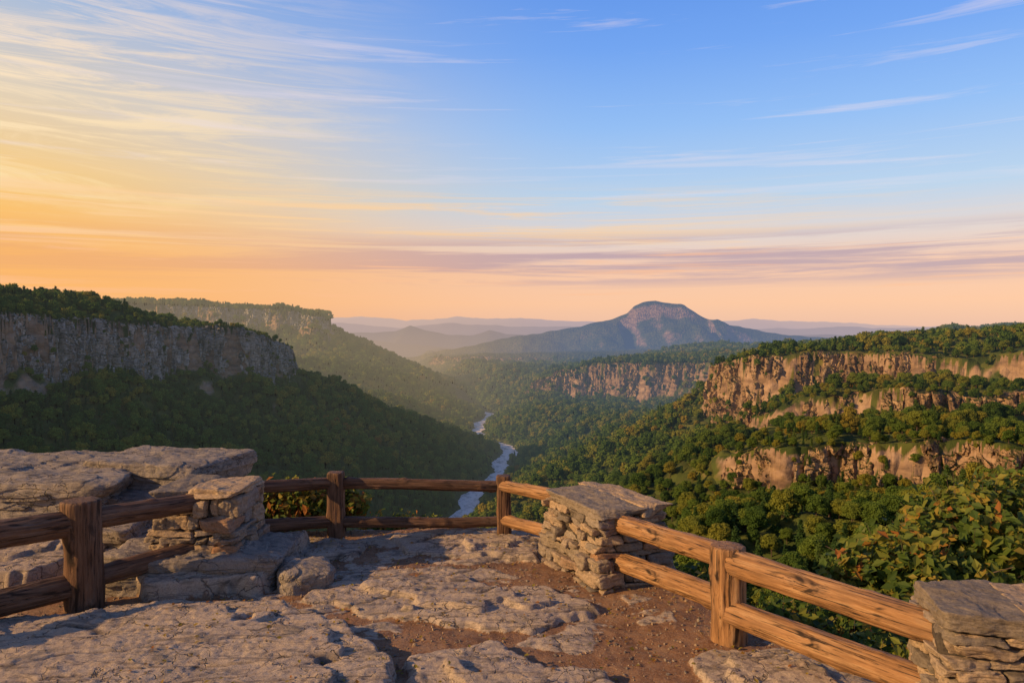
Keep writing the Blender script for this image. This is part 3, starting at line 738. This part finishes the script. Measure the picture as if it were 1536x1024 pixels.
n=16000
px=rng.uniform(-4.5,3.2,n);py=rng.uniform(4.2,9.3,n)
zz,rk,_=G(px,py,True); keep=(rk<.5)|(rng.random(n)<.05); keep&=sdf(px,py,EDGE)<-.05
px,py,zz=px[keep],py[keep],zz[keep]; n=len(px)
iv,jf=ICO[1]; s=.003+.015*rng.random(n)**5
sh=1+.35*rng.normal(size=(n,len(iv),1))*.5
V=iv[None]*sh*s[:,None,None]*rng.uniform(.6,1.3,(n,1,3))+np.stack([px,py,zz+s*.1],1)[:,None,:]
F=(jf[None]+(np.arange(n)*len(iv))[:,None,None]).reshape(-1,3)
make_mesh('gravel',V.reshape(-1,3),F,m_stone,smooth=False,attrs={'tone':np.repeat(rng.random(n),len(iv))})
n=900;px=rng.uniform(-3,2.6,n);py=rng.uniform(4.6,9.2,n);zz=G(px,py)
v,f=quads(np.stack([px,py,zz+.012],1),np.array([0,0,1.])+rng.normal(size=(n,3))*.25,.014+.018*rng.random(n),rng,1.5,.3)
make_mesh('fallen_leaves',v,f,m_shrub,smooth=False,attrs={'v':np.repeat(.8+.2*rng.random(n),4)})

# ------------------------------------------------------------------ world
EL=math.radians(23); AZ=math.radians(-108)
sd=Vector((math.sin(AZ)*math.cos(EL),math.cos(AZ)*math.cos(EL),math.sin(EL)))
W=D.worlds.new('World');scene.world=W;W.use_nodes=True;t=NT(W.node_tree)
g=t.n('ShaderNodeTexCoord').outputs['Generated']; s=t.n('ShaderNodeSeparateXYZ',{0:g}); X,Y,Z=s.outputs
sky=t.n('ShaderNodeTexSky',sky_type='NISHITA',sun_disc=False,sun_elevation=EL,sun_rotation=AZ)
blue=t.ramp(Z,[(0,lin((234,188,166))),(.035,lin((249,192,154))),(.08,lin((243,190,158))),(.12,lin((224,206,198))),(.17,lin((184,207,230))),(.26,lin((144,187,242))),(.35,lin((110,162,240))),(.45,lin((84,140,230))),(.62,lin((44,86,160))),(1,lin((34,66,130)))])
gold=t.ramp(Z,[(0,lin((242,166,100))),(.035,lin((250,172,84))),(.085,lin((253,174,60))),(.13,lin((254,184,58))),(.18,lin((250,200,104))),(.26,lin((232,208,170))),(.35,lin((176,190,210))),(.45,lin((132,168,220))),(.62,lin((54,90,156))),(1,lin((34,66,130)))])
af=t.mr(X,-.66,.14,1,0,True)
base=t.mix(af,blue,gold)
az=t.math('ARCTAN2',X,Y)
cv=t.n('ShaderNodeCombineXYZ',{0:t.math('MULTIPLY',az,2.4),1:t.math('ADD',t.math('MULTIPLY',Z,30.),t.math('MULTIPLY',az,.3))}).outputs[0]
c1=t.noise(cv,1.3,10,.70,1.3)
cv2=t.n('ShaderNodeCombineXYZ',{0:t.math('MULTIPLY',az,1.6),1:t.math('MULTIPLY',Z,46.),2:3.7}).outputs[0]
c2=t.noise(cv2,1.1,9,.64,.6)
band=t.math('MULTIPLY',t.mr(Z,.12,.17,0,1,True),t.mr(Z,.48,.27,.35,1,True))
lm=t.math('MULTIPLY',t.mr(X,-.56,-.06,1,.0,True),band)
m1=t.math('MULTIPLY',t.mr(c1,.46,.60),lm)
cc=t.ramp(Z,[(.1,lin((255,210,120))),(.25,lin((255,226,180))),(.42,lin((234,218,218)))])
col=t.mix(t.math('MULTIPLY',m1,.95),base,cc)
m2=t.math('MULTIPLY',t.math('MULTIPLY',t.mr(c2,.55,.70),t.mr(Z,.12,.2,0,1,True)),.5)
col=t.mix(m2,col,lin((238,222,226)))
cv3=t.n('ShaderNodeCombineXYZ',{0:t.math('MULTIPLY',az,2.2),1:t.math('MULTIPLY',Z,75.),2:8.1}).outputs[0]
c3=t.noise(cv3,1.,9,.66,.6)
m4=t.math('MULTIPLY',t.math('MULTIPLY',t.mr(Z,.09,.115,0,1,True),t.mr(Z,.20,.15,0,1,True)),t.mr(c3,.48,.60))
m4=t.math('MULTIPLY',m4,t.mr(X,.6,-.05,0.1,.8,True))
col=t.mix(m4,col,lin((255,206,142)))
m3=t.math('MULTIPLY',t.math('MULTIPLY',t.mr(Z,.05,.075,0,1,True),t.mr(Z,.135,.105,0,1,True)),t.mr(c2,.43,.55))
m3=t.math('MULTIPLY',m3,t.mr(X,-.45,.1,.35,.9,True))
col=t.mix(m3,col,t.mix(af,lin((184,150,160)),lin((224,146,96))))
m5=t.math('MULTIPLY',t.math('MULTIPLY',t.mr(Z,.03,.05,0,1,True),t.mr(Z,.125,.10,0,1,True)),t.mr(c3,.54,.62))
col=t.mix(t.math('MULTIPLY',m5,.6),col,lin((253,184,134)))
bk=t.mr(Y,.35,-.5,.93,.62,True)
bg1=t.n('ShaderNodeBackground',{0:sky.outputs[0],1:.02})
bg2=t.n('ShaderNodeBackground',{0:col,1:bk})
ad=t.n('ShaderNodeAddShader',{0:bg1.outputs[0],1:bg2.outputs[0]})
t.n('ShaderNodeOutputWorld',{0:ad.outputs[0]})

sl=D.lights.new('sun','SUN');sl.energy=5.0;sl.angle=math.radians(.6);sl.color=(1,.62,.27)
so=D.objects.new('sun',sl);scene.collection.objects.link(so);so.rotation_euler=sd.to_track_quat('Z','Y').to_euler()
so.location=(0,0,20)

cam=D.cameras.new('camera');cam.lens=26;cam.sensor_width=36;cam.clip_start=.1;cam.clip_end=150000
co=D.objects.new('camera',cam);scene.collection.objects.link(co);co.location=(0,0,2.5);co.rotation_euler=(math.radians(89.12),0,0)
scene.camera=co
scene.view_settings.view_transform='Standard'
try: scene.view_settings.look='None'
except Exception: pass
scene.view_settings.exposure=0
